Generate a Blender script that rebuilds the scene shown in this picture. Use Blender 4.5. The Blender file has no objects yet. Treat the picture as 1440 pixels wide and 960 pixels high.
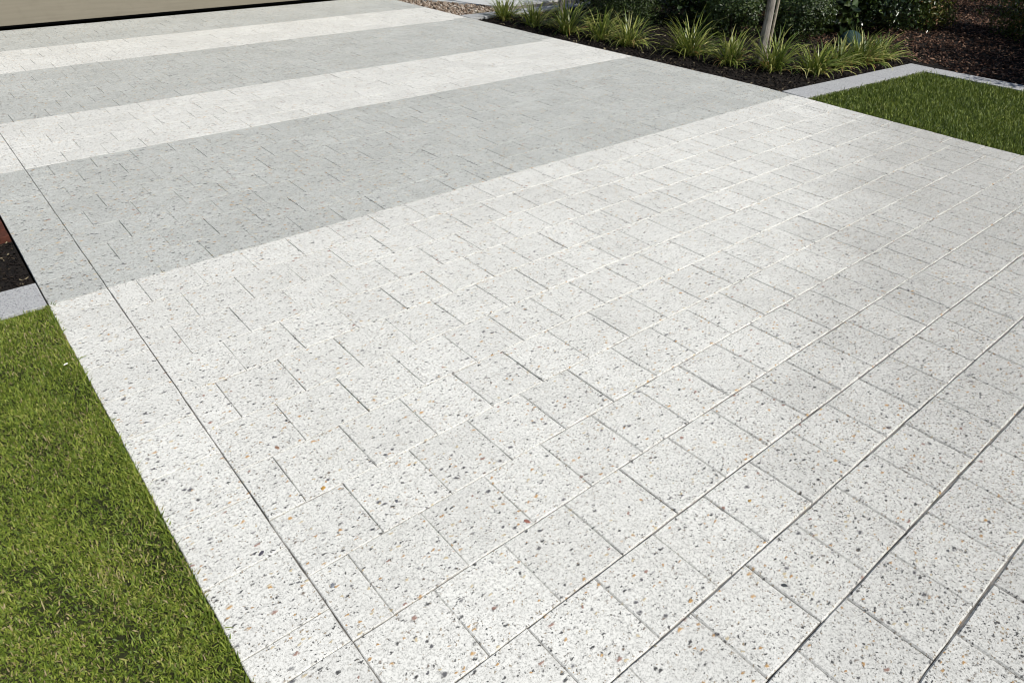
import bpy, math, random
import numpy as np
from mathutils import Matrix, Vector

random.seed(7)
rng = np.random.default_rng(11)
C = bpy.context.scene.collection
S = bpy.context.scene

# ------------------------------------------------------------------ camera
cam_d = bpy.data.cameras.new("camera")
cam_d.sensor_width = 36.0
cam_d.lens = 24.36
cam_d.clip_start = 0.05
cam_d.clip_end = 1000.0
cam_d.dof.use_dof = True
cam_d.dof.focus_distance = 3.2
cam_d.dof.aperture_fstop = 7.0
cam = bpy.data.objects.new("camera", cam_d)
C.objects.link(cam)
CAM_R = Matrix(((0.76797385, 0.34696948, -0.53835708),
                (-0.64016478, 0.44224878, -0.62817598),
                (0.02012987, 0.82705997, 0.56175315)))
CAM_P = Vector((0.0, 0.0, 1.6))
cam.matrix_world = Matrix.Translation(CAM_P) @ CAM_R.to_4x4()
S.camera = cam

# ------------------------------------------------------------------ light
SUN = Vector((0.25, -0.97, 0.0)).normalized()
SUN_EL = math.radians(47.0)
sunv = Vector((SUN.x * math.cos(SUN_EL), SUN.y * math.cos(SUN_EL), math.sin(SUN_EL)))
world = bpy.data.worlds.new("World")
S.world = world
world.use_nodes = True
wn = world.node_tree
sky = wn.nodes.new("ShaderNodeTexSky")
sky.sky_type = 'NISHITA'
sky.sun_disc = False
sky.sun_elevation = SUN_EL
sky.sun_rotation = math.atan2(SUN.x, SUN.y)
bg = wn.nodes.get("Background") or wn.nodes.new("ShaderNodeBackground")
bg.inputs["Strength"].default_value = 0.07
wn.links.new(sky.outputs[0], bg.inputs["Color"])
out = wn.nodes.get("World Output") or wn.nodes.new("ShaderNodeOutputWorld")
wn.links.new(bg.outputs[0], out.inputs["Surface"])
sl = bpy.data.lights.new("sun", 'SUN')
sl.energy = 4.3
sl.angle = math.radians(0.5)
sl.color = (1.0, 0.955, 0.89)
so = bpy.data.objects.new("sun", sl)
C.objects.link(so)
so.rotation_euler = sunv.to_track_quat('Z', 'Y').to_euler()
so.location = (3, -6, 8)
S.view_settings.view_transform = 'Standard'
S.view_settings.look = 'None'
S.view_settings.exposure = 0.12
S.cycles.filter_width = 1.0
S.view_settings.gamma = 1.0
S.view_settings.use_curve_mapping = False


# ------------------------------------------------------------------ helpers
class Nt:
    """small wrapper for building node materials"""
    def __init__(self, name):
        self.m = bpy.data.materials.new(name)
        self.m.use_nodes = True
        self.t = self.m.node_tree
        self.bsdf = self.t.nodes["Principled BSDF"]
        self.out = self.t.nodes["Material Output"]

    def n(self, kind, **kw):
        nd = self.t.nodes.new(kind)
        for k, v in kw.items():
            setattr(nd, k, v)
        return nd

    def set(self, sock, v):
        if hasattr(v, "is_output"):
            self.t.links.new(v, sock)
        else:
            sock.default_value = v

    def math(self, op, a, b=0.0, c=0.0, clamp=False):
        nd = self.n("ShaderNodeMath", operation=op, use_clamp=clamp)
        self.set(nd.inputs[0], a)
        self.set(nd.inputs[1], b)
        self.set(nd.inputs[2], c)
        return nd.outputs[0]

    def ramp(self, v, lo, hi):      # smooth 0..1
        nd = self.n("ShaderNodeMapRange", interpolation_type='SMOOTHSTEP')
        self.set(nd.inputs["Value"], v)
        self.set(nd.inputs["From Min"], lo)
        self.set(nd.inputs["From Max"], hi)
        return nd.outputs[0]

    def mix(self, f, a, b, blend='MIX'):
        nd = self.n("ShaderNodeMix", data_type='RGBA', blend_type=blend)
        self.set(nd.inputs[0], f)
        self.set(nd.inputs[6], a)
        self.set(nd.inputs[7], b)
        return nd.outputs[2]

    def pos(self):
        return self.n("ShaderNodeNewGeometry").outputs["Position"]

    def noise(self, vec, scale, detail=2.0, rough=0.5, out=0):
        nd = self.n("ShaderNodeTexNoise")
        self.t.links.new(vec, nd.inputs["Vector"])
        nd.inputs["Scale"].default_value = scale
        nd.inputs["Detail"].default_value = detail
        nd.inputs["Roughness"].default_value = rough
        return nd.outputs[out]

    def voro(self, vec, scale, dim='3D'):
        nd = self.n("ShaderNodeTexVoronoi", voronoi_dimensions=dim)
        self.t.links.new(vec, nd.inputs["Vector"])
        nd.inputs["Scale"].default_value = scale
        sp = self.n("ShaderNodeSeparateColor")
        self.t.links.new(nd.outputs["Color"], sp.inputs[0])
        return nd.outputs["Distance"], sp.outputs[0], sp.outputs[1], sp.outputs[2]

    def cramp(self, v, stops, const=False):
        nd = self.n("ShaderNodeValToRGB")
        cr = nd.color_ramp
        cr.interpolation = 'CONSTANT' if const else 'LINEAR'
        while len(cr.elements) < len(stops):
            cr.elements.new(0.5)
        for e, (p, col) in zip(cr.elements, stops):
            e.position = p
            e.color = (*col, 1.0)
        self.set(nd.inputs[0], v)
        return nd.outputs[0]

    def attr(self, name):
        return self.n("ShaderNodeAttribute", attribute_name=name).outputs["Fac"]

    def bump(self, h, strength, dist):
        nd = self.n("ShaderNodeBump")
        nd.inputs["Strength"].default_value = strength
        nd.inputs["Distance"].default_value = dist
        self.t.links.new(h, nd.inputs["Height"])
        self.t.links.new(nd.outputs[0], self.bsdf.inputs["Normal"])

    def fin(self, col=None, rough=0.8, spec=0.3):
        if col is not None:
            self.set(self.bsdf.inputs["Base Color"], col)
        self.set(self.bsdf.inputs["Roughness"], rough)
        self.bsdf.inputs["Specular IOR Level"].default_value = spec
        return self.m


def np_mesh(name, verts, faces, mats, attrs=None):
    """verts (n,3), faces (m,k) all k-gons"""
    me = bpy.data.meshes.new(name)
    verts = np.ascontiguousarray(verts, dtype=np.float32)
    faces = np.ascontiguousarray(faces, dtype=np.int32)
    k = faces.shape[1]
    me.vertices.add(len(verts))
    me.vertices.foreach_set("co", verts.ravel())
    me.loops.add(faces.size)
    me.loops.foreach_set("vertex_index", faces.ravel())
    me.polygons.add(len(faces))
    me.polygons.foreach_set("loop_start", np.arange(0, faces.size, k, dtype=np.int32))
    me.update(calc_edges=True)
    for an, av in (attrs or {}).items():
        a = me.attributes.new(an, 'FLOAT', 'POINT')
        a.data.foreach_set("value", np.ascontiguousarray(av, dtype=np.float32))
    me.materials.append(mats)
    return me


def py_mesh(name, verts, faces, mat, attrs=None):
    me = bpy.data.meshes.new(name)
    me.from_pydata(verts, [], faces)
    me.update()
    for an, av in (attrs or {}).items():
        a = me.attributes.new(an, 'FLOAT', 'POINT')
        a.data.foreach_set("value", [float(x) for x in av])
    if mat:
        me.materials.append(mat)
    return me


def link(name, me, parent=None, **props):
    o = bpy.data.objects.new(name, me)
    C.objects.link(o)
    if parent is not None:
        o.parent = parent
    for k, v in props.items():
        o[k] = v
    return o


def thing(name, label, cat, loc, group=None):
    o = bpy.data.objects.new(name, None)
    o.empty_display_size = 0.1
    C.objects.link(o)
    o.location = loc
    o["label"] = label
    o["category"] = cat
    if group:
        o["group"] = group
    return o


def box_geo(x0, x1, y0, y1, z0, z1):
    v = [(x0, y0, z0), (x1, y0, z0), (x1, y1, z0), (x0, y1, z0),
         (x0, y0, z1), (x1, y0, z1), (x1, y1, z1), (x0, y1, z1)]
    f = [(3, 2, 1, 0), (4, 5, 6, 7), (0, 1, 5, 4), (1, 2, 6, 5), (2, 3, 7, 6), (3, 0, 4, 7)]
    return v, f


def poly_sheet(pts, z):
    return [(x, y, z) for x, y in pts], [tuple(range(len(pts)))]


def slab_geo(quad, z, c, depth, seg=2, jit=0.0006, tilt=0.0):
    """a laid block from its four corners: top, chamfer ring, sides"""
    q = [Vector((p[0], p[1])) for p in quad]
    cen = sum(q, Vector((0, 0))) / 4
    ring = []
    for i in range(4):
        a, b = q[i], q[(i + 1) % 4]
        for s in range(seg):
            p = a.lerp(b, s / seg)
            ring.append(p + Vector((random.uniform(-jit, jit), random.uniform(-jit, jit))))
    n = len(ring)
    # inset direction: per-corner towards the centre along both axes
    ex = (q[1] - q[0]).normalized()
    ey = (q[3] - q[0]).normalized()
    hx = (q[1] - q[0]).length / 2
    hy = (q[3] - q[0]).length / 2
    tx, ty = random.uniform(-tilt, tilt), random.uniform(-tilt, tilt)

    def zz(p):
        d = p - cen
        return z + d.x * tx + d.y * ty
    top, mid, bot = [], [], []
    for p in ring:
        d = p - cen
        u, w = d.dot(ex) / hx, d.dot(ey) / hy
        cc = c * random.uniform(0.75, 1.25)
        t = p.copy()
        if abs(u) > 0.9:
            t -= ex * math.copysign(cc, u)
        if abs(w) > 0.9:
            t -= ey * math.copysign(cc, w)
        top.append((t.x, t.y, zz(t)))
        mid.append((p.x, p.y, zz(p) - cc))
        bot.append((p.x, p.y, z - depth))
    v = top + mid + bot
    f = [tuple(range(n))]
    # (first n vertices are the top face; the others get edge = 1)
    for i in range(n):
        j = (i + 1) % n
        f.append((i, n + i, n + j, j))
        f.append((n + i, 2 * n + i, 2 * n + j, n + j))
    return v, f


# ------------------------------------------------------------------ materials
def paver_material(name, base, base2, dark, more):
    t = Nt(name)
    p = t.pos()
    warp = t.n("ShaderNodeVectorMath", operation='MULTIPLY_ADD')
    t.t.links.new(t.noise(p, 85.0, 3.0, 0.65, 1), warp.inputs[0])
    warp.inputs[1].default_value = (0.020, 0.020, 0.0)
    t.t.links.new(p, warp.inputs[2])
    wp = warp.outputs[0]
    flat = t.n("ShaderNodeVectorMath", operation='MULTIPLY')
    t.t.links.new(wp, flat.inputs[0])
    flat.inputs[1].default_value = (1.0, 1.25, 0.25)
    flat2 = t.n("ShaderNodeMapping")
    t.t.links.new(wp, flat2.inputs[0])
    flat2.inputs["Rotation"].default_value = (0.0, 0.0, 0.7)
    flat2.inputs["Scale"].default_value = (0.78, 1.5, 0.25)
    flat3 = t.n("ShaderNodeMapping")
    t.t.links.new(wp, flat3.inputs[0])
    flat3.inputs["Rotation"].default_value = (0.0, 0.0, -0.5)
    flat3.inputs["Scale"].default_value = (0.8, 1.35, 0.25)
    wp = flat.outputs[0]
    sx = t.n("ShaderNodeSeparateXYZ")
    t.t.links.new(p, sx.inputs[0])
    # worn apron towards the street: more stone exposed, tyre dirt
    g = t.math('SUBTRACT', t.math('MULTIPLY', sx.outputs[0], 0.8), t.math('MULTIPLY', sx.outputs[1], 1.1))
    g = t.math('ADD', g, t.math('MULTIPLY', t.noise(p, 3.2, 5.0), 1.3))
    wear = t.ramp(t.math('SUBTRACT', g, t.math('MULTIPLY', t.math('MAXIMUM', t.math('SUBTRACT', sx.outputs[1], 0.9), 0.0), 0.55)), 0.5, 2.5)
    tone = t.attr("tone")
    # cement matrix
    mott = t.math('MULTIPLY_ADD', t.noise(p, 330.0, 2.0, 0.6), 0.5, t.math('MULTIPLY', t.noise(p, 120.0, 3.0, 0.65), 0.5))
    col = t.mix(t.ramp(mott, 0.38, 0.54), base2, base)
    stain = t.ramp(t.noise(p, 1.9, 4.0, 0.55), 0.25, 0.75)
    col = t.mix(t.math('MULTIPLY', stain, 0.16), col, (base2[0] * 0.8, base2[1] * 0.79, base2[2] * 0.76, 1), 'MIX')
    # patchy grain that still reads far away
    gr = t.ramp(t.noise(p, 15.0, 6.0, 0.85), 0.34, 0.62)
    col = t.mix(t.math('SUBTRACT', 0.24, t.math('MULTIPLY', gr, 0.24)), col, (base2[0] * 0.72, base2[1] * 0.72, base2[2] * 0.72, 1))
    # fine dark sand
    d, r, gg, b = t.voro(wp, 150.0)
    pres = t.math('LESS_THAN', r, t.math('ADD', t.math('ADD', 0.20 + more, t.math('MULTIPLY', wear, 0.40)), t.math('MULTIPLY', tone, 0.12)))
    m1 = t.math('MULTIPLY', t.ramp(d, t.math('ADD', 0.30, t.math('MULTIPLY', gg, 0.30)), 0.22), pres)
    c1 = t.cramp(b, [(0.0, (0.025, 0.025, 0.027)), (0.45, (0.07, 0.07, 0.07)), (0.68, (0.18, 0.17, 0.15)),
                     (0.85, (0.28, 0.22, 0.14))], True)
    col = t.mix(t.math('MULTIPLY', m1, dark), col, c1)
    # pea gravel
    d2, r2, g2, b2 = t.voro(flat2.outputs[0], 62.0 - 130.0 * max(more, 0.0))
    pres2 = t.math('LESS_THAN', r2, t.math('ADD', 0.29 + more, t.math('MULTIPLY', wear, 0.10)))
    m2 = t.math('MULTIPLY', t.ramp(d2, t.math('ADD', 0.21, t.math('MULTIPLY', g2, 0.30)), 0.16), pres2)
    c2 = t.cramp(b2, [(0.0, (0.035, 0.036, 0.038)), (0.25, (0.11, 0.115, 0.12)), (0.42, (0.25, 0.25, 0.24)),
                      (0.52, (0.32, 0.24, 0.14)), (0.66, (0.11, 0.07, 0.04)), (0.82, (0.45, 0.26, 0.09)),
                      (0.92, (0.56, 0.47, 0.30))], True)
    col = t.mix(t.math('MULTIPLY', m2, 0.92), col, c2)
    # large pebbles
    d3, r3, g3, b3 = t.voro(flat3.outputs[0], 31.0 - 50.0 * max(more, 0.0))
    pres3 = t.math('LESS_THAN', r3, 0.29)
    m3 = t.math('MULTIPLY', t.ramp(d3, t.math('ADD', 0.13, t.math('MULTIPLY', g3, 0.21)), 0.10), pres3)
    c3 = t.cramp(b3, [(0.0, (0.07, 0.07, 0.08)), (0.25, (0.20, 0.21, 0.23)), (0.45, (0.25, 0.18, 0.11)),
                      (0.68, (0.16, 0.10, 0.065)), (0.82, (0.52, 0.30, 0.09)), (0.93, (0.30, 0.17, 0.13))], True)
    col = t.mix(t.math('MULTIPLY', m3, 0.9), col, c3)
    # per block tone and apron dirt
    tn = t.math('ADD', 0.94, t.math('MULTIPLY', tone, 0.095))
    tn = t.math('MULTIPLY', tn, t.math('SUBTRACT', 1.0, t.math('MULTIPLY', wear, 0.24)))
    cc = t.n("ShaderNodeCombineColor")
    for i in range(3):
        t.t.links.new(tn, cc.inputs[i])
    col = t.mix(1.0, col, cc.outputs[0], 'MULTIPLY')
    edge = t.math('MULTIPLY', t.attr("edge"), t.ramp(t.noise(p, 34.0, 3.0, 0.6), 0.3, 0.62))
    col = t.mix(t.math('MULTIPLY', edge, t.math('SUBTRACT', 0.55, t.math('MULTIPLY', wear, 0.4))), col, (0.30, 0.285, 0.26, 1))
    h = t.math('ADD', t.math('MULTIPLY', mott, 0.7), t.math('ADD', t.math('MULTIPLY', m1, 0.5), t.math('ADD', m2, m3)))
    t.bump(h, 0.55, 0.0016)
    return t.fin(col, 0.78, 0.28)


M_WHITE = paver_material("white_exposed_aggregate", (0.81, 0.812, 0.765, 1), (0.46, 0.46, 0.43, 1), 0.93, -0.02)
M_GREY = paver_material("grey_exposed_aggregate", (0.605, 0.622, 0.59, 1), (0.29, 0.30, 0.28, 1), 0.97, 0.10)


def simple(name, col, col2, scale, rough=0.9, bump=0.0, spec=0.2, detail=4.0):
    t = Nt(name)
    p = t.pos()
    nz = t.noise(p, scale, detail, 0.6)
    c = t.mix(t.ramp(nz, 0.3, 0.7), (*col, 1), (*col2, 1))
    if bump:
        t.bump(nz, 0.7, bump)
    return t.fin(c, rough, spec)


M_JOINT = simple("joint_sand", (0.06, 0.056, 0.05), (0.30, 0.285, 0.26), 9, 0.95)
M_SOIL = simple("dark_garden_soil", (0.006, 0.0055, 0.005), (0.022, 0.018, 0.015), 60, 0.95, 0.012, 0.15)
M_TURF = simple("turf_soil", (0.018, 0.02, 0.008), (0.035, 0.04, 0.014), 40, 0.95, 0.01)
M_EARTH = simple("earth", (0.05, 0.055, 0.02), (0.09, 0.08, 0.04), 3, 0.95)
M_PATH = simple("pale_concrete", (0.46, 0.47, 0.47), (0.56, 0.57, 0.56), 40, 0.85)
M_SEAL = simple("black_rubber", (0.003, 0.003, 0.003), (0.005, 0.005, 0.005), 50, 0.6)
M_RENDER = simple("beige_render", (0.42, 0.38, 0.31), (0.46, 0.42, 0.35), 120, 0.9, 0.002)
M_ROOF = simple("roof_sheet", (0.10, 0.10, 0.11), (0.13, 0.13, 0.14), 30, 0.6)
M_MORTAR = simple("mortar", (0.16, 0.14, 0.12), (0.22, 0.2, 0.17), 200, 0.95)


def door_material():
    t = Nt("beige_door_paint")
    p = t.pos()
    st = t.n("ShaderNodeVectorMath", operation='MULTIPLY')
    t.t.links.new(p, st.inputs[0])
    st.inputs[1].default_value = (1.2, 1.0, 22.0)
    nz = t.noise(st.outputs[0], 2.0, 3.0)
    c = t.mix(t.ramp(nz, 0.25, 0.75), (0.205, 0.186, 0.142, 1), (0.225, 0.204, 0.157, 1))
    # splash dust low on the sheet
    sp = t.noise(p, 9.0, 4.0)
    c = t.mix(t.math('MULTIPLY', t.ramp(sp, 0.5, 0.8), 0.25), c, (0.16, 0.14, 0.105, 1))
    return t.fin(c, 0.5, 0.3)


M_DOOR = door_material()


def kerb_material():
    t = Nt("blue_grey_kerb_stone")
    p = t.pos()
    d, r, g, b = t.voro(p, 150.0)
    m = t.math('MULTIPLY', t.ramp(d, 0.5, 0.3), t.math('LESS_THAN', r, 0.28))
    c = t.mix(t.ramp(t.noise(p, 160.0, 4.0, 0.7), 0.38, 0.6), (0.29, 0.295, 0.30, 1), (0.47, 0.48, 0.48, 1))
    c = t.mix(t.math('MULTIPLY', m, 0.8), c, t.cramp(b, [(0, (0.08, 0.085, 0.1)), (0.5, (0.2, 0.21, 0.24)), (0.85, (0.35, 0.27, 0.15))], True))
    c = t.mix(t.math('MULTIPLY', t.ramp(t.noise(p, 3.0, 3.0), 0.45, 0.7), 0.25), c, (0.34, 0.35, 0.36, 1))
    t.bump(t.noise(p, 240.0, 2.0), 0.5, 0.0015)
    return t.fin(c, 0.8, 0.25)


M_KERB = kerb_material()


def brick_material():
    t = Nt("red_brown_brick")
    p = t.pos()
    nz = t.noise(p, 45.0, 4.0, 0.65)
    c = t.mix(t.ramp(nz, 0.3, 0.72), (0.055, 0.021, 0.014, 1), (0.10, 0.036, 0.024, 1))
    t.bump(nz, 0.6, 0.003)
    return t.fin(c, 0.9, 0.15)


M_BRICK = brick_material()


def leaf_material(name, stops, rough, spec, trans=0.25, tip=None):
    t = Nt(name)
    col = t.cramp(t.attr("rnd"), stops)
    if tip is not None:
        col = t.mix(t.math('MULTIPLY', t.ramp(t.attr("along"), 0.55, 1.0), tip[1]), col, (*tip[0], 1))
    t.fin(col, rough, spec)
    if trans > 0:
        tr = t.n("ShaderNodeBsdfTranslucent")
        t.t.links.new(t.mix(0.35, col, (0.16, 0.2, 0.02, 1)), tr.inputs["Color"])
        mx = t.n("ShaderNodeMixShader")
        mx.inputs[0].default_value = trans
        t.t.links.new(t.bsdf.outputs[0], mx.inputs[1])
        t.t.links.new(tr.outputs[0], mx.inputs[2])
        t.t.links.new(mx.outputs[0], t.out.inputs["Surface"])
    return t.m


M_GRASS = leaf_material("lawn_blades", [(0.0, (0.070, 0.118, 0.014)), (0.35, (0.148, 0.215, 0.026)), (0.66, (0.26, 0.325, 0.048)),
                                        (0.86, (0.40, 0.40, 0.10)), (0.93, (0.32, 0.27, 0.12)), (1.0, (0.42, 0.35, 0.2))], 0.55, 0.35, 0.28)
M_GRASS2 = leaf_material("far_lawn_blades", [(0.0, (0.055, 0.09, 0.013)), (0.5, (0.12, 0.172, 0.025)), (0.85, (0.26, 0.315, 0.055)),
                                             (1.0, (0.26, 0.26, 0.07))], 0.55, 0.35, 0.25)
M_STRAP = leaf_material("strappy_leaves", [(0.0, (0.04, 0.075, 0.011)), (0.35, (0.10, 0.15, 0.022)), (0.6, (0.25, 0.30, 0.055)),
                                           (0.82, (0.45, 0.44, 0.14)), (1.0, (0.6, 0.57, 0.28))], 0.4, 0.5, 0.25)
M_DRY = leaf_material("dry_leaves", [(0.0, (0.24, 0.15, 0.06)), (0.6, (0.36, 0.25, 0.11)), (1.0, (0.40, 0.15, 0.05))], 0.8, 0.2, 0.15)
M_DARKLEAF = leaf_material("dark_glossy_leaves", [(0.0, (0.010, 0.022, 0.007)), (0.6, (0.026, 0.050, 0.012)), (0.92, (0.055, 0.085, 0.02)),
                                                  (1.0, (0.13, 0.17, 0.04))], 0.28, 0.6, 0.12)
M_SMALLLEAF = leaf_material("small_green_leaves", [(0.0, (0.016, 0.032, 0.008)), (0.6, (0.035, 0.062, 0.014)), (1.0, (0.085, 0.115, 0.03))], 0.4, 0.45, 0.15)
M_YELLEAF = leaf_material("yellow_green_leaves", [(0.0, (0.03, 0.045, 0.01)), (0.55, (0.085, 0.11, 0.02)), (0.85, (0.17, 0.17, 0.03)),
                                                  (0.94, (0.32, 0.16, 0.07)), (1.0, (0.45, 0.26, 0.16))], 0.45, 0.4, 0.2)
M_TWIG = simple("twig_bark", (0.02, 0.015, 0.01), (0.05, 0.038, 0.026), 80, 0.9)


def trunk_material():
    t = Nt("pale_grey_bark")
    p = t.pos()
    st = t.n("ShaderNodeVectorMath", operation='MULTIPLY')
    t.t.links.new(p, st.inputs[0])
    st.inputs[1].default_value = (1.0, 1.0, 0.18)
    nz = t.noise(st.outputs[0], 42.0, 4.0, 0.65)
    c = t.cramp(nz, [(0.3, (0.06, 0.05, 0.042)), (0.45, (0.22, 0.2, 0.175)), (0.7, (0.40, 0.37, 0.33))])
    t.bump(nz, 0.8, 0.008)
    return t.fin(c, 0.9, 0.2)


M_TRUNK = trunk_material()
M_STAKE = simple("weathered_timber", (0.30, 0.26, 0.2), (0.42, 0.37, 0.3), 30, 0.85)
M_TIE = simple("black_strap", (0.015, 0.015, 0.015), (0.02, 0.02, 0.02), 10, 0.7)


def chip_material(name, stops):
    t = Nt(name)
    c = t.cramp(t.attr("rnd"), stops)
    return t.fin(c, 0.85, 0.2)


M_CHIP = chip_material("brown_bark_chips", [(0.0, (0.016, 0.009, 0.006)), (0.5, (0.065, 0.034, 0.022)), (0.85, (0.15, 0.082, 0.055)), (1.0, (0.34, 0.22, 0.15))])
M_CHIPD = chip_material("dark_mulch_chips", [(0.0, (0.004, 0.0035, 0.003)), (0.75, (0.014, 0.010, 0.008)), (0.94, (0.04, 0.03, 0.02)), (1.0, (0.26, 0.22, 0.14))])
M_CHIPG = chip_material("joint_grit", [(0.0, (0.03, 0.025, 0.02)), (0.4, (0.10, 0.085, 0.065)), (0.7, (0.2, 0.17, 0.14)), (1.0, (0.5, 0.47, 0.42))])
M_GRAVEL = chip_material("brown_gravel", [(0.0, (0.10, 0.07, 0.05)), (0.5, (0.25, 0.19, 0.14)), (0.85, (0.38, 0.32, 0.26)), (1.0, (0.5, 0.46, 0.42))])
M_PETAL = simple("white_petal", (0.7, 0.68, 0.62), (0.75, 0.73, 0.68), 20, 0.7)
M_TEAL = simple("teal_glaze", (0.012, 0.034, 0.033), (0.02, 0.05, 0.047), 25, 0.7, 0.0, 0.3)


def pebble_material(name, col):
    return simple(name, col, tuple(c * 0.7 for c in col), 90, 0.6, 0.001, 0.4)


# ------------------------------------------------------------------ ground
GRD = [(-60, -60), (200, -60), (200, 200), (-60, 200)]
link("ground", py_mesh("ground", *poly_sheet(GRD, -0.16), M_EARTH), kind="structure")


def sheet(name, pts, z, mat):
    v, f = poly_sheet(pts, z)
    n = len(pts)
    v += [(x, y, z - 0.1) for x, y in pts]
    f += [(i, n + i, n + (i + 1) % n, (i + 1) % n) for i in range(n)]
    return link(name, py_mesh(name, v, f, mat), kind="structure")


# ------------------------------------------------------------------ driveway
YB = [10.06, 9.83, 9.60, 9.365, 9.13, 8.90, 8.65, 8.40, 8.15, 7.90, 7.665, 7.43, 7.19, 6.96, 6.72, 6.485, 6.25, 6.025, 5.80, 5.58, 5.355, 5.13,
      4.91, 4.685, 4.455, 4.225, 3.99, 3.745, 3.50, 3.253, 3.01, 2.76, 2.512, 2.265, 2.013, 1.764, 1.511, 1.26, 1.012, 0.766, 0.530, 0.294,
      0.060, -0.18, -0.42, -0.66, -0.90]
I0 = YB.index(5.13)
GREY_BANDS = [(10.06, 8.90), (7.90, 6.25), (5.13, 3.253)]
XL0, XL1 = 0.130, 0.3660
PITCH = 0.2425


def xr_outer(y):
    ys = [-2.0, 0.8, 1.6, 2.4, 3.0, 3.4, 3.9, 4.6, 5.6, 6.6, 7.8, 11.0]
    xs = [5.85, 5.875, 5.90, 5.945, 5.99, 6.015, 6.02, 6.0, 5.955, 5.92, 5.89, 5.87]
    return float(np.interp(y, ys, xs))


def xr_inner(y):
    return xr_outer(y) - 0.215


def is_grey(y):
    return any(a > y > b for a, b in GREY_BANDS)


drive = link("driveway", py_mesh("driveway", *box_geo(XL0 + 0.006, 5.86, -2.2, 10.10, -0.12, -0.0055), M_JOINT), kind="structure")
# joint bed under the slightly bowed right border
bv, bf = [], []
yy = np.linspace(-2.2, 10.1, 40)
for y in yy:
    bv += [(5.80, y, -0.006), (xr_outer(y) - 0.006, y, -0.006), (xr_outer(y) - 0.006, y, -0.12)]
for i in range(len(yy) - 1):
    a = 3 * i
    bf += [(a, a + 1, a + 4, a + 3), (a + 1, a + 2, a + 5, a + 4)]
link("joint_bed", py_mesh("joint_bed", bv, bf, M_JOINT), drive)

blocks = []     # (quad, mean y, mean x)
for k in range(len(YB) - 1):
    y1, y0 = YB[k], YB[k + 1]
    ym = 0.5 * (y0 + y1)
    n = k - I0
    off = 0.5 if n % 2 == 0 else 1.0
    xi = xr_inner(ym)
    xs = [XL1]
    x = XL1 + PITCH * off
    while x < xi - 0.04:
        xs.append(x)
        x += PITCH
    xs.append(xi)
    near = max(0.0, min(1.0, (1.3 - ym) / 1.2))
    gc = 0.0007 + 0.0014 * near
    for a, b in zip(xs[:-1], xs[1:]):
        gl = 0.0018 if a == XL1 else random.uniform(0.0, 0.0011)
        gr = random.uniform(0.0, 0.0011)
        g0, g1 = gc * random.uniform(0.7, 1.3), gc * random.uniform(0.7, 1.3)
        if b == xi:
            quad = [(a + gl, y0 + g0), (xr_inner(y0) - gr, y0 + g0), (xr_inner(y1) - gr, y1 - g1), (a + gl, y1 - g1)]
        else:
            quad = [(a + gl, y0 + g0), (b - gr, y0 + g0), (b - gr, y1 - g1), (a + gl, y1 - g1)]
        blocks.append((quad, ym, 0.5 * (a + b)))
# left soldier course
yl = [10.06, 9.81, 9.56, 9.31, 9.06, 8.90, 8.65, 8.40, 8.15, 7.90, 7.65, 7.40, 7.15, 6.90, 6.65, 6.40, 6.25, 6.0, 5.75, 5.5, 5.25, 5.13,
      4.88, 4.63, 4.38, 4.13, 3.88, 3.73, 3.485, 3.25, 3.13, 2.885, 2.635, 2.385, 2.135, 1.89, 1.64, 1.39, 1.135, 1.017, 0.77, 0.52, 0.27, 0.02, -0.23, -0.48, -0.73]
for y1, y0 in zip(yl[:-1], yl[1:]):
    g = 0.0012
    g = random.uniform(0.0003, 0.0011)
    blocks.append(([(XL0, y0 + g), (XL1 - 0.0014, y0 + g), (XL1 - 0.0014, y1 - g), (XL0, y1 - g)], 0.5 * (y0 + y1), 0.25))
# right soldier course
y = 10.06
while y > -0.9:
    y1, y0 = y, y - 0.235
    g = 0.0012
    blocks.append(([(xr_inner(y0) + 0.002, y0 + g), (xr_outer(y0), y0 + g), (xr_outer(y1), y1 - g), (xr_inner(y1) + 0.002, y1 - g)],
                   0.5 * (y0 + y1), xr_outer(y) - 0.1))
    y -= 0.235


def view(px, py, pz=0.0):
    q = CAM_R.transposed() @ (Vector((px, py, pz)) - CAM_P)
    if q.z > -0.05:
        return None
    return 974.4 * q.x / -q.z, 974.4 * q.y / -q.z


def shown(quad):
    pts = [view(*p) for p in quad]
    if any(p is None for p in pts):
        return 0.0
    area = abs(sum(pts[i][0] * pts[(i + 1) % 4][1] - pts[(i + 1) % 4][0] * pts[i][1] for i in range(4))) / 2
    cx, cy = sum(p[0] for p in pts) / 4, sum(p[1] for p in pts) / 4
    inside = min(max(p[0] for p in pts), 720) > max(min(p[0] for p in pts), -720) and \
        min(max(p[1] for p in pts), 480) > max(min(p[1] for p in pts), -480)
    return area if inside else 0.001 * area


def arris(x, y):
    w = max(0.0, min(1.0, (x - 0.6 * y + 1.1) / 3.0)) * max(0.0, min(1.0, (3.9 - y) / 1.0))
    return random.uniform(0.0013, 0.0020) + 0.0033 * w * random.uniform(0.75, 1.15)


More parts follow.
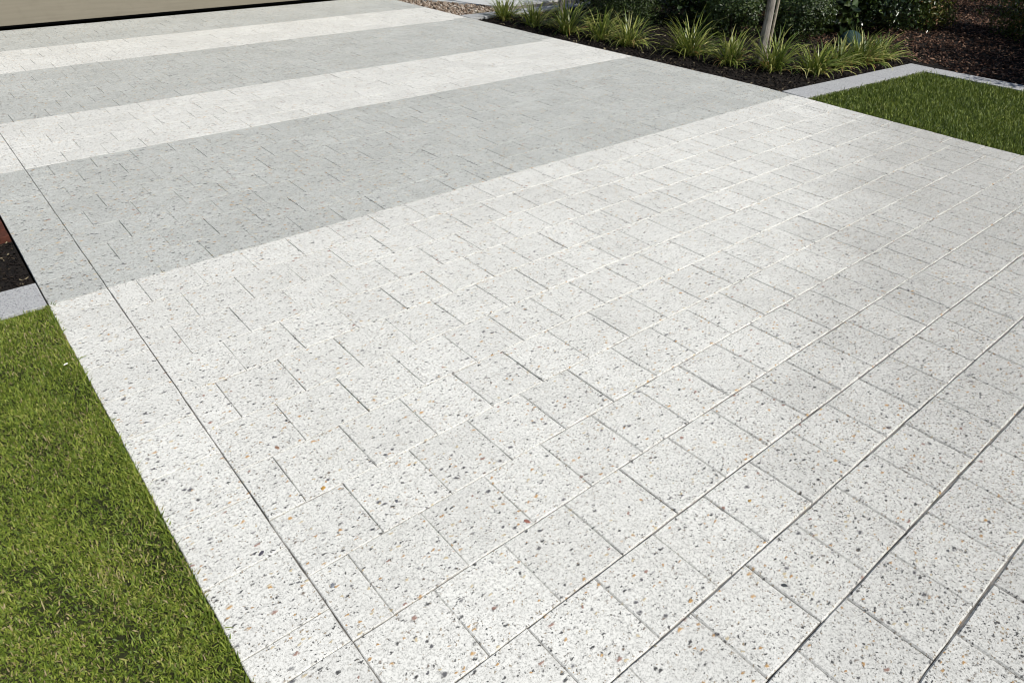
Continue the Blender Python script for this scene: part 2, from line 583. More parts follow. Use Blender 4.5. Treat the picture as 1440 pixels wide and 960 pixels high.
blocks.sort(key=lambda b: -shown(b[0]))
rest = {M_WHITE: ([], [], [], []), M_GREY: ([], [], [], [])}
paver_near = {}
for i, (quad, ym, xm) in enumerate(blocks):
    mat = M_GREY if is_grey(ym) else M_WHITE
    tone = random.random()
    if i < 298:
        cx = sum(p[0] for p in quad) / 4
        cy = sum(p[1] for p in quad) / 4
        ql = [(px - cx, py - cy) for px, py in quad]
        v, f = slab_geo(ql, 0.0, arris(xm, ym), 0.05, 3, 0.0011, 0.004)
        o = link("paver", py_mesh("paver", v, f, mat, {"tone": [tone] * len(v), "edge": [0.0] * (len(v) // 3) + [1.0] * (2 * len(v) // 3)}), drive)
        o.location = (cx, cy, random.uniform(-0.0011, 0.0011))
        o.rotation_euler.z = random.uniform(-0.0022, 0.0022)
        paver_near[i] = (o, quad)
    else:
        v, f = slab_geo(quad, random.uniform(-0.0008, 0.0008), arris(xm, ym) * 0.85, 0.05, 1, 0.0006, 0.003)
        V, F, T, E = rest[mat]
        b0 = len(V)
        V += v
        F += [tuple(b0 + q for q in ff) for ff in f]
        T += [tone] * len(v)
        E += [0.0] * (len(v) // 3) + [1.0] * (2 * len(v) // 3)
Vw, Fw, Tw, Ew = rest[M_WHITE]
Vg, Fg, Tg, Eg = rest[M_GREY]
me = py_mesh("distant_pavers", Vw + Vg, Fw + [tuple(len(Vw) + q for q in ff) for ff in Fg], M_WHITE, {"tone": Tw + Tg, "edge": Ew + Eg})
me.materials.append(M_GREY)
me.polygons.foreach_set("material_index", [0] * len(Fw) + [1] * len(Fg))
link("distant_pavers", me, drive, kind="stuff")


# a few big pebbles that stand proud of the paving, each set in the paver it lies on
def pebble_geo(r, h, seed):
    rr = random.Random(seed)
    n = 7
    ring = []
    for k in range(n):
        a = 2 * math.pi * k / n
        q = r * rr.uniform(0.7, 1.15)
        ring.append((q * math.cos(a), 0.62 * q * math.sin(a), -0.002))
    top = [(0.6 * x, 0.6 * y, h) for x, y, z in ring]
    f = [tuple(range(n, 2 * n))] + [(k, (k + 1) % n, n + (k + 1) % n, n + k) for k in range(n)]
    return ring + top, f


for k, (px, py, r, ang, col) in enumerate([
        (0.96, 1.03, 0.013, 1.9, (0.36, 0.16, 0.12)), (0.552, 1.53, 0.012, 0.6, (0.55, 0.32, 0.08)), (0.518, 1.79, 0.012, 1.6, (0.30, 0.18, 0.12)),
        (0.302, 1.412, 0.013, 0.5, (0.09, 0.085, 0.11)), (1.55, 0.66, 0.010, 0.3, (0.45, 0.3, 0.1)), (1.36, 0.42, 0.011, 2.3, (0.06, 0.065, 0.07)),
        (0.405, 1.19, 0.011, 1.0, (0.25, 0.27, 0.3)), (0.70, 1.34, 0.009, 1.0, (0.16, 0.17, 0.19)), (1.12, 0.55, 0.010, 0.2, (0.5, 0.32, 0.14))]):
    host = None
    for o, quad in paver_near.values():
        xs = [p[0] for p in quad]
        ys = [p[1] for p in quad]
        if min(xs) < px < max(xs) and min(ys) < py < max(ys):
            host = o
    if host is None:
        continue
    v, f = pebble_geo(r, 0.0012, k)
    ca, sa = math.cos(ang), math.sin(ang)
    v = [(x * ca - y2 * sa, x * sa + y2 * ca, z) for x, y2, z in v]
    o = link("pebble", py_mesh("pebble", v, f, pebble_material("pebble_stone", col)), host)
    o.location = (px - host.location.x, py - host.location.y, 0.0012)

# ------------------------------------------------------------------ beds, lawns, path, gravel
sheet("lawn", [(-6, -3), (0.127, -3), (0.127, 3.25), (-6, 3.25)], -0.011, M_TURF)
rl = [(xr_outer(y) + 0.008, y) for y in np.linspace(-3, 3.13, 18)]
sheet("lawn", [*rl, (8.0, 2.96), (7.95, -3)], -0.026, M_TURF)
sheet("garden_bed", [(-6, 3.5), (0.122, 3.5), (0.122, 9.9), (-6, 9.9)], -0.030, M_SOIL)
rb = [(xr_outer(y) + 0.008, y) for y in np.linspace(3.3, 7.9, 18)]
sheet("garden_bed", [*reversed(rb), (8.2, 3.1), (8.15, -3), (22, -3), (22, 16), (9.5, 16), (9.0, 7.95)][:], -0.030, M_SOIL)
sheet("gravel_bed", [(xr_outer(8) + 0.008, 8.1), (8.9, 8.0), (9.0, 14), (5.9, 14)], -0.032, M_MORTAR)
sheet("path", [(6.28, 9.5), (6.82, 8.50), (7.6, 8.42), (8.7, 8.5), (8.6, 13.5), (6.1, 13.5)], -0.006, M_PATH)


def kerb_run(name, a, b, w, n, z=0.002):
    """stones laid end to end from a to b, width w to the left of the run"""
    a, b = Vector(a), Vector(b)
    d = (b - a) / n
    nrm = Vector((-d.y, d.x)).normalized() * w
    base = link(name, py_mesh(name, [(*(a + nrm * 0.03), -0.09), (*(b + nrm * 0.03), -0.09), (*(b + nrm * 0.97), -0.09), (*(a + nrm * 0.97), -0.09),
                                     (*(a + nrm * 0.03), -0.012), (*(b + nrm * 0.03), -0.012), (*(b + nrm * 0.97), -0.012), (*(a + nrm * 0.97), -0.012)],
                              [(3, 2, 1, 0), (4, 5, 6, 7), (0, 1, 5, 4), (1, 2, 6, 5), (2, 3, 7, 6), (3, 0, 4, 7)], M_JOINT), kind="structure")
    e = d.normalized() * 0.001
    for k in range(n):
        p, q = a + d * k + e, a + d * (k + 1) - e
        c = (p + q + nrm) / 2
        quad = [tuple(t_ - c) for t_ in (p, q, q + nrm, p + nrm)]
        v, f = slab_geo(quad, 0.0, 0.0022, 0.07, 2, 0.0007, 0.002)
        o = link("kerb_stone", py_mesh("kerb_stone", v, f, M_KERB, {"tone": [0.5] * len(v)}), base)
        o.location = (c.x, c.y, z + random.uniform(-0.0006, 0.0006))
    return base


kerb_run("kerb", (-1.47, 3.252), (0.126, 3.252), 0.244, 4)
kerb_run("kerb", (6.003, 3.116), (8.17, 2.945), 0.25, 5)
kerb_run("kerb", (8.175, -2.6), (8.17, 2.93), 0.24, 12)
kerb_run("kerb", (xr_outer(7.85) + 0.012, 7.86), (9.0, 7.74), 0.25, 7)

# brick edging at the left border
be = link("brick_edging", py_mesh("brick_edging", *box_geo(-0.50, 0.118, 4.118, 5.86, -0.09, -0.006), M_MORTAR), kind="structure")
bw = 0.088
k = 0
yb = 4.115
while yb < 5.8:
    for c in range(3):
        x1 = 0.120 - c * 0.205 - (0.0 if k % 2 == 0 else 0.0)
        quad = [(-0.0975, -bw / 2), (0.0975, -bw / 2), (0.0975, bw / 2), (-0.0975, bw / 2)]
        v, f = slab_geo(quad, 0.0, 0.004, 0.06, 2, 0.0015, 0.01)
        o = link("brick", py_mesh("brick", v, f, M_BRICK), be)
        o.location = (x1 - 0.0975, yb + bw / 2, 0.006 + random.uniform(-0.002, 0.002))
    yb += bw + 0.009
    k += 1


# ------------------------------------------------------------------ lawn grass
def blades(name, P, length, width, mat, seed, rnd, lean=0.7, z=-0.021, fringe=None):
    r = np.random.default_rng(seed)
    n = len(P)
    L = length * r.uniform(0.55, 1.25, n) * np.where(r.random(n) < 0.06, 1.6, 1.0)
    if fringe is not None:
        L = L * np.where(P[:, 0] > fringe, r.uniform(0.9, 1.9, n), 1.0)
    W = width * r.uniform(0.7, 1.3, n)
    az = r.uniform(0, 2 * np.pi, n)
    tilt = np.abs(r.normal(0, lean, n)).clip(0.05, 1.35)
    b2 = (tilt + r.uniform(0.0, 0.7, n)).clip(0, 1.6)
    d = np.stack([np.cos(az), np.sin(az)], 1)
    s = np.stack([-np.sin(az), np.cos(az)], 1)
    tw = r.uniform(-0.6, 0.6, n)
    sv = np.concatenate([s * np.cos(tw)[:, None], np.sin(tw)[:, None]], 1)
    p0 = np.concatenate([P, np.full((n, 1), z)], 1)
    d1 = np.concatenate([d * np.sin(tilt)[:, None], np.cos(tilt)[:, None]], 1)
    d2 = np.concatenate([d * np.sin(b2)[:, None], np.cos(b2)[:, None]], 1)
    p1 = p0 + d1 * (L * 0.55)[:, None]
    p2 = p1 + d2 * (L * 0.45)[:, None]
    h = sv * (W * 0.5)[:, None]
    V = np.stack([p0 - h * 0.8, p0 + h * 0.8, p1 + h, p1 - h, p2], 1).reshape(-1, 3)
    o = np.arange(n)[:, None] * 5
    F = np.concatenate([o + np.array([[0, 1, 2]]), o + np.array([[0, 2, 3]]), o + np.array([[3, 2, 4]])], 0)
    return np_mesh(name, V, F, mat, {"rnd": np.repeat(rnd, 5)})


def clumpy(P, r, f):
    # cheap smooth value noise from a few sines
    v = np.zeros(len(P))
    for q in range(6):
        a = r.uniform(0, 2 * np.pi)
        w = f * r.uniform(0.6, 1.7)
        v += np.sin(P[:, 0] * w * np.cos(a) + P[:, 1] * w * np.sin(a) + r.uniform(0, 6.28))
    return v / 6


def scatter_box(r, n, x0, x1, y0, y1):
    return np.stack([r.uniform(x0, x1, n), r.uniform(y0, y1, n)], 1)


rg = np.random.default_rng(3)
P = np.concatenate([scatter_box(rg, 150000, -0.75, 0.1285, 0.85, 3.243), scatter_box(rg, 16000, -2.4, -0.75, 0.3, 3.243),
                    scatter_box(rg, 7000, -0.75, 0.116, 0.0, 0.85), scatter_box(rg, 2600, 0.113, 0.1285, 0.6, 3.243)])
cl = clumpy(P, rg, 22)
keep = rg.random(len(P)) < (0.78 + 0.5 * cl)
P, cl = P[keep], cl[keep]
dry = clumpy(P, rg, 7)
rnd = (rg.uniform(0, 0.84, len(P)) * 0.85 + 0.07 + 0.15 * cl)
isdry = rg.random(len(P)) < (0.11 + 0.14 * dry).clip(0.02, 1)
rnd = np.where(isdry, rg.uniform(0.88, 1.0, len(P)), rnd.clip(0, 0.84))
link("grass", blades("grass", P, 0.017, 0.0034, M_GRASS, 5, rnd, 1.05, -0.012, 0.112), kind="stuff",
     label="short mown lawn grass with straw flecks at the near left beside the white pavers", category="grass")
P = scatter_box(rg, 120000, 5.9, 8.0, -1.2, 3.16)
xo = np.interp(P[:, 1], np.linspace(-3, 3.3, 40), [xr_outer(v) for v in np.linspace(-3, 3.3, 40)])
inside = (P[:, 0] > xo + 0.014) & (P[:, 0] < 7.945) & (P[:, 1] < 3.105 - (P[:, 0] - 6.065) * 0.081)
P = P[inside]
rnd = (rg.uniform(0, 1, len(P)) ** 1.2 * 0.9 + 0.12 * clumpy(P, rg, 9)).clip(0, 1)
link("grass", blades("grass", P, 0.034, 0.0052, M_GRASS2, 6, rnd, 0.55), kind="stuff",
     label="dark green lawn grass inside the pale kerb at the upper right", category="grass")


# ------------------------------------------------------------------ mulch and gravel
def chips(name, P, z, L, W, H, mat, seed, flat=0.35):
    r = np.random.default_rng(seed)
    n = len(P)
    az = r.uniform(0, 2 * np.pi, n)
    t1 = r.normal(0, flat, n)
    t2 = r.normal(0, flat, n)
    l = L * r.uniform(0.5, 1.4, n) / 2
    w = W * r.uniform(0.5, 1.4, n) / 2
    h = H * r.uniform(0.5, 1.4, n) / 2
    ex = np.stack([np.cos(az) * np.cos(t1), np.sin(az) * np.cos(t1), np.sin(t1)], 1)
    ey = np.stack([-np.sin(az) * np.cos(t2), np.cos(az) * np.cos(t2), np.sin(t2)], 1)
    ez = np.cross(ex, ey)
    ez /= np.linalg.norm(ez, axis=1)[:, None]
    c = np.concatenate([P, (z + r.uniform(0, 0.35 * L, n))[:, None]], 1)
    cs = np.array([(-1, -1, -1), (1, -0.6, -1), (1, 0.7, -1), (-0.9, 1, -1), (-0.9, -0.8, 1), (0.8, -0.6, 1), (0.9, 0.5, 1), (-0.7, 0.8, 1)], float)
    V = (c[:, None, :] + cs[None, :, 0:1] * (ex * l[:, None])[:, None, :] + cs[None, :, 1:2] * (ey * w[:, None])[:, None, :]
         + cs[None, :, 2:3] * (ez * h[:, None])[:, None, :]).reshape(-1, 3)
    fq = np.array([(3, 2, 1, 0), (4, 5, 6, 7), (0, 1, 5, 4), (1, 2, 6, 5), (2, 3, 7, 6), (3, 0, 4, 7)])
    F = (np.arange(n)[:, None, None] * 8 + fq[None]).reshape(-1, 4)
    return np_mesh(name, V, F, mat, {"rnd": np.repeat(r.uniform(0, 1, n), 8)})


P = np.concatenate([scatter_box(rg, 24000, 8.22, 17.0, 2.0, 6.5), scatter_box(rg, 2500, 8.22, 12.0, -1.0, 2.0)])
P = P[(P[:, 0] > 8.45) | (P[:, 1] < 2.9)]
zs = -0.03 + 0.10 * np.clip((P[:, 0] - 8.5) / 1.2, 0, 1)
mound = []
for i in range(9):
    mound.append(None)
link("bark_mulch", chips("bark_mulch", P, -0.028 * np.ones(len(P)), 0.040, 0.017, 0.006, M_CHIP, 21, 0.4), kind="stuff",
     label="brown bark mulch chips between the shrubs at the upper right", category="mulch")
P = scatter_box(rg, 15000, 5.95, 9.2, 3.2, 7.84)
xo = np.interp(P[:, 1], np.linspace(3, 8, 30), [xr_outer(v) for v in np.linspace(3, 8, 30)])
P = P[(P[:, 0] > xo + 0.02) & (P[:, 1] > 3.40 - (P[:, 0] - 6.07) * 0.081)]
link("garden_mulch", chips("garden_mulch", P, -0.030 * np.ones(len(P)), 0.034, 0.014, 0.007, M_CHIPD, 22, 0.4), kind="stuff",
     label="near black mulch under the strappy clumps along the right of the driveway", category="mulch")
P = scatter_box(rg, 1600, -0.9, 0.112, 3.505, 4.11)
link("garden_mulch", chips("garden_mulch", P, -0.030 * np.ones(len(P)), 0.020, 0.008, 0.005, M_CHIPD, 23, 0.4), kind="stuff",
     label="near black mulch patch between the brick edging and the kerb at the left", category="mulch")
P = scatter_box(rg, 5200, 5.9, 8.0, 8.09, 11.5)
P = P[(P[:, 0] > 5.895) & ~((P[:, 0] > 6.32) & (P[:, 1] > 9.3)) & ~((P[:, 0] > 6.86 - 0.1) & (P[:, 1] > 8.5)) &
      ~((P[:, 0] - 6.28) * (8.5 - 9.5) - (P[:, 1] - 9.5) * (6.82 - 6.28) < 0)]
link("gravel", chips("gravel", P, -0.026 * np.ones(len(P)), 0.032, 0.026, 0.02, M_GRAVEL, 24, 0.6), kind="stuff",
     label="brown gravel strip beside the far right corner of the driveway", category="gravel")


# grit and bark crumbs caught in the wide joints towards the street, and along both edges
gp = []
for yj in YB:
    if -0.6 < yj < 1.4:
        n = int(330 * (1.5 - yj) / 1.5)
        gp += [(random.uniform(0.5, 4.2), yj + random.gauss(0, 0.0028)) for _ in range(max(n, 30))]
gp += [(XL1 + random.gauss(0, 0.002), random.uniform(0.4, 5)) for _ in range(500)]
gp += [(XL0 + abs(random.gauss(0, 0.018)), random.uniform(0.4, 4.5)) for _ in range(420)]
gp += [(xr_outer(y) - abs(random.gauss(0, 0.04)), y) for y in (random.uniform(3.3, 7.8) for _ in range(500))]
gp = np.array(gp)
hz = np.where(np.abs(gp[:, 0] - XL1) < 0.008, -0.006, -0.004)
hz[-920:] = 0.001
ch = chips("grit", gp, hz - 0.004, 0.0042, 0.003, 0.0022, M_CHIPG, 25, 0.4)
link("grit", ch, drive, kind="stuff")


# ------------------------------------------------------------------ strappy clumps
def strap_leaves(name, n, L, mat, seed, width=0.0095, up=(0.15, 1.5), droop=1.15, base_r=0.075, dry=False):
    r = np.random.default_rng(seed)
    V, F, A, B = [], [], [], []
    seg = 6
    for i in range(n):
        az = r.uniform(0, 2 * math.pi)
        lean = r.uniform(*up)
        l = L * r.uniform(0.6, 1.15)
        w = width * r.uniform(0.7, 1.25)
        bend = droop * r.uniform(0.4, 1.3) * (0.35 + lean)
        br = base_r * math.sqrt(r.random())
        ba = r.uniform(0, 2 * math.pi)
        p = np.array([br * math.cos(ba), br * math.sin(ba), -0.03])
        th = lean * 0.8
        d = np.array([math.cos(az), math.sin(az)])
        s0 = np.array([-math.sin(az), math.cos(az), 0])
        kink = r.uniform(-0.25, 0.25)
        b0 = len(V)
        rv = r.random()
        for k in range(seg + 1):
            f = k / seg
            wk = w * (0.75 + 0.5 * f) * (1 - f ** 3.2) + 0.0004
            s = s0 + 0.35 * math.sin(3 * f + kink) * np.array([0, 0, 1])
            V.append(p - s * wk / 2)
            V.append(p + s * wk / 2)
            # pale margin on one side of some leaves
            A += [rv * 0.75, min(1.0, rv * 0.75 + 0.22)]
            B += [f, f]
            th2 = th + bend * f * f * 0.42
            p = p + np.array([d[0] * math.sin(th2), d[1] * math.sin(th2), math.cos(th2)]) * (l / seg)
            th = th2
            if p[2] < -0.02:
                p[2] = -0.02
        for k in range(seg):
            a = b0 + 2 * k
            F.append((a, a + 1, a + 3, a + 2))
    return np_mesh(name, np.array(V), np.array(F), mat, {"rnd": np.array(A), "along": np.array(B)})


G = "strappy grass clumps along the driveway side of the right bed"
clumps = [
    (6.30, 7.66, 0.44, 95, "strappy green grass clump at the gravel end of the bed, last before the pale kerb"),
    (6.32, 7.10, 0.40, 80, "strappy green grass clump second from the gravel end of the bed"),
    (6.36, 6.52, 0.50, 110, "large spreading strappy grass clump third from the gravel end of the bed"),
    (6.40, 6.02, 0.42, 85, "arching strappy grass clump fourth from the gravel end, left of the round dense shrub"),
    (6.42, 5.58, 0.46, 85, "upright strappy grass clump left of the bare mulch gap in the bed"),
    (6.62, 4.88, 0.48, 130, "full pale green grass clump just right of the bare mulch gap"),
    (6.62, 4.36, 0.42, 100, "strappy grass clump between the bare mulch gap's right hand clump and the tree trunk"),
    (6.78, 3.95, 0.46, 110, "strappy grass clump directly in front of the tree trunk"),
    (7.02, 3.62, 0.36, 90, "first strappy grass clump right of the tree trunk, nearest the kerb's driveway end"),
    (7.42, 3.62, 0.38, 110, "pale arching grass clump in the middle of the kerb row, left of the teal ball"),
    (7.80, 3.55, 0.40, 130, "pale sprawling grass clump in front of the teal ball"),
    (8.12, 3.50, 0.34, 70, "grass clump at the right end of the row beside the kerb corner"),
]
for i, (x, y, L, n, lab) in enumerate(clumps):
    o = thing("grass_clump", lab, "grass clump", (x, y, 0.0), G)
    link("leaves", strap_leaves("leaves", int(n * 1.6), L * (0.98 + 0.09 * ((i * 7) % 3 - 1)), M_STRAP, 100 + i, 0.0125, (0.3 + 0.1 * (i % 3), 1.55)), o, kind="stuff")
    link("dry_leaves", strap_leaves("dry_leaves", 16 + 3 * (i % 4), L * 0.7, M_DRY, 200 + i, 0.007, (0.8, 1.5), 1.4), o, kind="stuff")
    bx = pebble_geo(0.06, 0.03, 300 + i)
    link("root_crown", py_mesh("root_crown", [(a, b * 1.4, c - 0.02) for a, b, c in bx[0]], bx[1], M_TWIG), o)


# ------------------------------------------------------------------ shrubs
def leaf_cloud(name, n, radii, leaf, mat, seed, shell=0.55, lumps=7, aspect=0.5, base=0.1):
    r = np.random.default_rng(seed)
    rx, ry, rz = radii
    # lumps: sub-clusters through the crown's volume
    lc = r.normal(0, 1, (lumps, 3))
    lc /= np.linalg.norm(lc, axis=1)[:, None]
    lc[:, :2] /= np.maximum(np.linalg.norm(lc[:, :2], axis=1)[:, None], 0.3)
    lc *= r.uniform(0.4, 0.72, (lumps, 1))
    lc[:, 2] = r.permutation(np.linspace(-0.88, 0.62, lumps))
    which = r.integers(0, lumps, n)
    d = r.normal(0, 1, (n, 3))
    d /= np.linalg.norm(d, axis=1)[:, None]
    rad = (shell + (1 - shell) * r.random(n) ** 0.6) * r.uniform(0.38, 0.55, lumps)[which]
    p = lc[which] + d * rad[:, None]
    pos = p * np.array([rx, ry, rz]) + np.array([0, 0, rz * 0.82 + base])
    pos[:, 2] = np.abs(pos[:, 2] + 0.02) - 0.02
    out_ = p / np.maximum(np.linalg.norm(p, axis=1)[:, None], 1e-3) * 0.6 + d * 0.5
    out_[:, 2] += 0.35
    out_ += r.normal(0, 0.45, (n, 3))
    out_ /= np.linalg.norm(out_, axis=1)[:, None]      # leaf normal
    up = r.normal(0, 1, (n, 3))
    ax = np.cross(out_, up)
    ax /= np.linalg.norm(ax, axis=1)[:, None]          # leaf axis
    sd = np.cross(out_, ax)
    L = leaf * r.uniform(0.6, 1.3, n)
    W = L * aspect
    p0 = pos
    pm = pos + ax * (L * 0.45)[:, None] - out_ * (L * 0.08)[:, None]
    pl = pos + ax * (L * 0.5)[:, None] - sd * (W * 0.5)[:, None] + out_ * (L * 0.06)[:, None]
    pr = pos + ax * (L * 0.5)[:, None] + sd * (W * 0.5)[:, None] + out_ * (L * 0.06)[:, None]
    pt = pos + ax * L[:, None] - out_ * (L * 0.15)[:, None]
    V = np.stack([p0, pl, pt, pr, pm], 1).reshape(-1, 3)
    o = np.arange(n)[:, None] * 5
    F = np.concatenate([o + np.array([[0, 4, 1]]), o + np.array([[4, 2, 1]]), o + np.array([[0, 3, 4]]), o + np.array([[4, 3, 2]])], 0)
    return np_mesh(name, V, F, mat, {"rnd": np.repeat(r.random(n), 5)})


def tube(points, radii, sides=8):
    V, F = [], []
    pts = [Vector(p) for p in points]
    for i, p in enumerate(pts):
        d = (pts[min(i + 1, len(pts) - 1)] - pts[max(i - 1, 0)]).normalized()
        a = d.orthogonal().normalized()
        b = d.cross(a)
        # keep the frame steady
        a = (Vector((1, 0, 0)) - d * d.x).normalized()
        b = d.cross(a)
        for k in range(sides):
            t_ = 2 * math.pi * k / sides
            V.append(tuple(p + (a * math.cos(t_) + b * math.sin(t_)) * radii[i]))
    for i in range(len(pts) - 1):
        for k in range(sides):
            j = (k + 1) % sides
            F.append((i * sides + k, i * sides + j, (i + 1) * sides + j, (i + 1) * sides + k))
    F.append(tuple(reversed(range(sides))))
    F.append(tuple(range((len(pts) - 1) * sides, len(pts) * sides)))
    return V, F


def shrub(x, y, r, h, leaf, n, mat, seed, label, aspect=0.5, group=None, lumps=30, shell=0.5):
    o = thing("shrub", label, "shrub", (x, y, -0.03), group)
    link("foliage", leaf_cloud("foliage", int(n * 2.1), (r, r, h / 2), leaf, mat, seed, shell, lumps, aspect), o, kind="stuff")
    rr = random.Random(seed)
    for k in range(4):
        a = rr.uniform(0, 6.28)
        e = (0.45 * r * math.cos(a), 0.45 * r * math.sin(a), h * 0.65)
        v, f = tube([(0.03 * math.cos(a), 0.03 * math.sin(a), 0), (e[0] * 0.5, e[1] * 0.5, h * 0.3), e], [0.014, 0.011, 0.005], 6)
        link("stem", py_mesh("stem", v, f, M_TWIG), o)
    return o


shrub(7.72, 7.35, 0.50, 1.00, 0.050, 2600, M_DARKLEAF, 41, "dark loose leaved shrub behind the strappy clumps nearest the gravel")
shrub(7.38, 6.52, 0.46, 0.92, 0.026, 6500, M_SMALLLEAF, 42, "dense rounded small leaved shrub left of the bare mulch gap", 0.5, None, 34, 0.35)
shrub(8.25, 6.05, 0.60, 1.00, 0.065, 2600, M_DARKLEAF, 43, "dark glossy shrub with broad leaves behind the bare mulch gap", 0.55)
shrub(7.95, 5.28, 0.36, 0.50, 0.036, 2300, M_SMALLLEAF, 44, "low small leaved shrub just left of the tree trunk")
shrub(8.50, 4.72, 0.40, 0.52, 0.034, 2600, M_SMALLLEAF, 45, "low small leaved shrub just right of the tree trunk")
shrub(9.35, 4.95, 0.66, 0.95, 0.10, 2000, M_DARKLEAF, 46, "broad leaved glossy shrub above and left of the teal ball", 0.6)
shrub(9.90, 4.35, 0.58, 0.85, 0.050, 3400, M_DARKLEAF, 47, "dark shrub with glinting leaves behind and right of the teal ball", 0.5)
shrub(10.72, 4.28, 0.46, 0.62, 0.060, 2300, M_YELLEAF, 48, "yellow green shrub with orange leaf tips beside the open bark mulch", 0.35)
shrub(11.30, 2.92, 0.62, 1.70, 0.055, 4200, M_YELLEAF, 49, "tall olive green shrub in the top right corner beyond the bark mulch", 0.45)
shrub(8.90, 1.40, 0.66, 1.6, 0.060, 3000, M_DARKLEAF, 50, "dark shrub beside the right hand kerb beyond the lawn", 0.5)
shrub(9.75, 1.80, 0.70, 1.6, 0.06, 3000, M_DARKLEAF, 51, "tall dark shrub second along the kerb beyond the lawn")
shrub(10.65, 2.1, 0.70, 1.6, 0.06, 3000, M_DARKLEAF, 52, "tall dark shrub third along from the kerb beyond the lawn")
GB = "dark shrubs in the back row of the right bed"
for i, (x, y, r, h, lab) in enumerate([
        (8.75, 7.60, 0.75, 1.2, "back row shrub at the gravel end of the right bed"),
        (9.55, 6.75, 0.80, 1.3, "back row shrub behind the broad leaved one by the mulch gap"),
        (10.55, 6.05, 0.80, 1.3, "back row shrub directly behind the tree trunk"),
        (11.60, 5.55, 0.80, 1.2, "back row shrub behind the glinting one"),
        (12.9, 5.9, 0.95, 1.6, "back row shrub behind the yellow green one"),
        (14.6, 5.1, 0.9, 1.5, "back row shrub at the far end of the open bark mulch"),
        (13.2, 3.4, 0.9, 1.6, "back row shrub in deep shade beyond the bark mulch")]):
    shrub(x, y, r, h, 0.062, 2600, M_DARKLEAF, 60 + i, lab, 0.5, GB)


# ------------------------------------------------------------------ young trees
def young_tree(x, y, rad, h, label, seed, n, crown_r):
    o = thing("young_tree", label, "tree", (x, y, -0.03))
    rr = random.Random(seed)
    pts = [(0, 0, 0), (0.006, 0.0, 0.4), (-0.004, 0.006, 0.9), (0.012, 0.0, 1.5), (0.03, -0.01, 2.1), (0.05, -0.03, h)]
    rd = [rad * 1.25, rad, rad * 0.93, rad * 0.85, rad * 0.7, rad * 0.4]
    v, f = tube(pts, rd, 14)
    link("trunk", py_mesh("trunk", v, f, M_TRUNK), o)
    for k in range(7):
        a = 6.28 * k / 7 + rr.uniform(-.3, .3)
        z0 = h - rr.uniform(0.0, 0.5)
        e = (0.05 + 0.5 * crown_r * math.cos(a), 0.5 * crown_r * math.sin(a), z0 + rr.uniform(0.25, 0.6))
        v, f = tube([(0.045, -0.02, z0), ((e[0] + 0.04) / 2, e[1] / 2, (e[2] + z0) / 2 - 0.03), e], [rad * 0.35, rad * 0.25, rad * 0.1], 6)
        link("branch", py_mesh("branch", v, f, M_TRUNK), o)
    c = link("crown", leaf_cloud("crown", n, (crown_r, crown_r, 0.55), 0.06, M_SMALLLEAF, seed + 5, 0.3, 9, 0.45, 0.0), o, kind="stuff")
    c.location = (0.05, -0.02, h - 0.1)
    return o


young_tree(7.00, 4.25, 0.042, 2.9, "young tree with pale grey trunk rising from the strappy clumps", 71, 900, 0.5)
st = link("timber_stake", py_mesh("timber_stake", *tube([(0, 0, -0.05), (0.0, 0.0, 0.9), (0, 0, 1.7)], [0.013, 0.013, 0.013], 8), M_STAKE),
          label="slim pale timber stake standing tight against the right of the tree trunk", category="stake")
st.location = (7.045, 4.2, -0.03)
young_tree(7.02, 7.35, 0.03, 2.4, "slender young tree among the clumps near the gravel", 72, 350, 0.32)

# ------------------------------------------------------------------ teal ball
tb = thing("garden_ball", "dull teal rounded garden ball half hidden behind pale grass leaves", "ornament", (8.65, 4.13, -0.075))
V, F = [], []
ns, nr = 24, 10
for i in range(nr + 1):
    a = -0.5 + (math.pi / 2 + 0.5) * i / nr
    for k in range(ns):
        t_ = 2 * math.pi * k / ns
        V.append((0.135 * math.cos(a) * math.cos(t_), 0.135 * math.cos(a) * math.sin(t_), 0.075 + 0.14 * math.sin(a)))
for i in range(nr):
    for k in range(ns):
        j = (k + 1) % ns
        F.append((i * ns + k, i * ns + j, (i + 1) * ns + j, (i + 1) * ns + k))
me = py_mesh("ball", V, F, M_TEAL)
me.polygons.foreach_set("use_smooth", [True] * len(me.polygons))
link("ball", me, tb)
v, f = tube([(0, 0, 0.0), (0, 0, 0.03), (0, 0, 0.045)], [0.10, 0.10, 0.09], 20)
link("base_ring", py_mesh("base_ring", v, f, M_TEAL), tb)

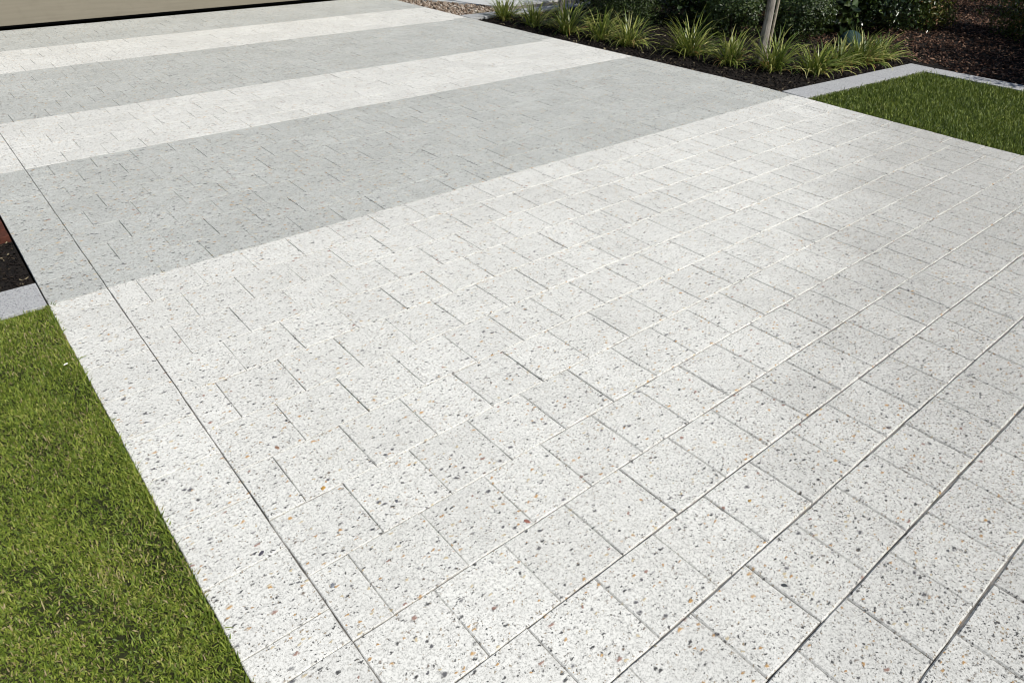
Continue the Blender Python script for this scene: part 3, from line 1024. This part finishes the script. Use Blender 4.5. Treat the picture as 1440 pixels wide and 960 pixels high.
# ------------------------------------------------------------------ garage
gar = thing("garage", "garage with a plain beige door at the far end of the driveway", "garage", (2.7, 10.15, 0.0))
D0, D1 = -2.35, 2.68      # door span about the thing's centre
for k in range(4):
    z0 = 0.036 + k * 0.54
    v, f = box_geo(D0, D1, -0.02, 0.043, z0, z0 + 0.535)
    # rolled bead along the top of every panel
    v2, f2 = box_geo(D0, D1, -0.026, -0.0205, z0 + 0.485, z0 + 0.500)
    link("door_panel", py_mesh("door_panel", v + v2, f + [tuple(8 + q for q in ff) for ff in f2], M_DOOR), gar)
link("door_seal", py_mesh("door_seal", *box_geo(D0, D1, 0.045, 0.07, 0.001, 0.075), M_SEAL), gar)
link("wall", py_mesh("wall", *box_geo(D0 - 0.9, D0 - 0.004, 0.06, 6.0, -0.1, 2.75), M_RENDER), gar)
link("wall", py_mesh("wall", *box_geo(D1 + 0.004, D1 + 0.30, 0.06, 6.0, -0.1, 2.75), M_RENDER), gar)
link("lintel", py_mesh("lintel", *box_geo(D0, D1, 0.07, 0.3, 2.22, 2.74), M_RENDER), gar)
link("rear_wall", py_mesh("rear_wall", *box_geo(D0, D1, 5.8, 5.99, -0.1, 2.74), M_RENDER), gar)
rv = [(D0 - 1.2, -0.15, 2.752), (D1 + 0.6, -0.15, 2.752), (D1 + 0.6, 6.3, 2.752), (D0 - 1.2, 6.3, 2.752), (D0 - 1.2, 3.0, 3.9), (D1 + 0.6, 3.0, 3.9)]
link("roof", py_mesh("roof", rv, [(0, 1, 5, 4), (2, 3, 4, 5), (1, 2, 5), (3, 0, 4), (3, 2, 1, 0)], M_ROOF), gar)

# ------------------------------------------------------------------ small things
wd = thing("grass_tuft", "tiny yellowish weed tuft in the joint at the left kerb corner", "weed", (0.128, 3.228, 0.0))
link("leaves", strap_leaves("leaves", 16, 0.05, M_STRAP, 401, 0.005, (0.3, 1.2), 1.0, 0.012), wd, kind="stuff")
pt = link("petal", py_mesh("petal", [(-0.012, -0.006, 0.0), (0.012, -0.007, 0.002), (0.016, 0.004, 0.006), (0.0, 0.009, 0.003), (-0.013, 0.005, 0.0),
                                     (0.0, 0.0, -0.003)], [(0, 1, 5), (1, 2, 5), (2, 3, 5), (3, 4, 5), (4, 0, 5)], M_PETAL),
          label="small white petal lying on the left lawn", category="petal")
pt.location = (0.085, 2.71, 0.010)
pt.scale = (0.55, 0.55, 0.55)
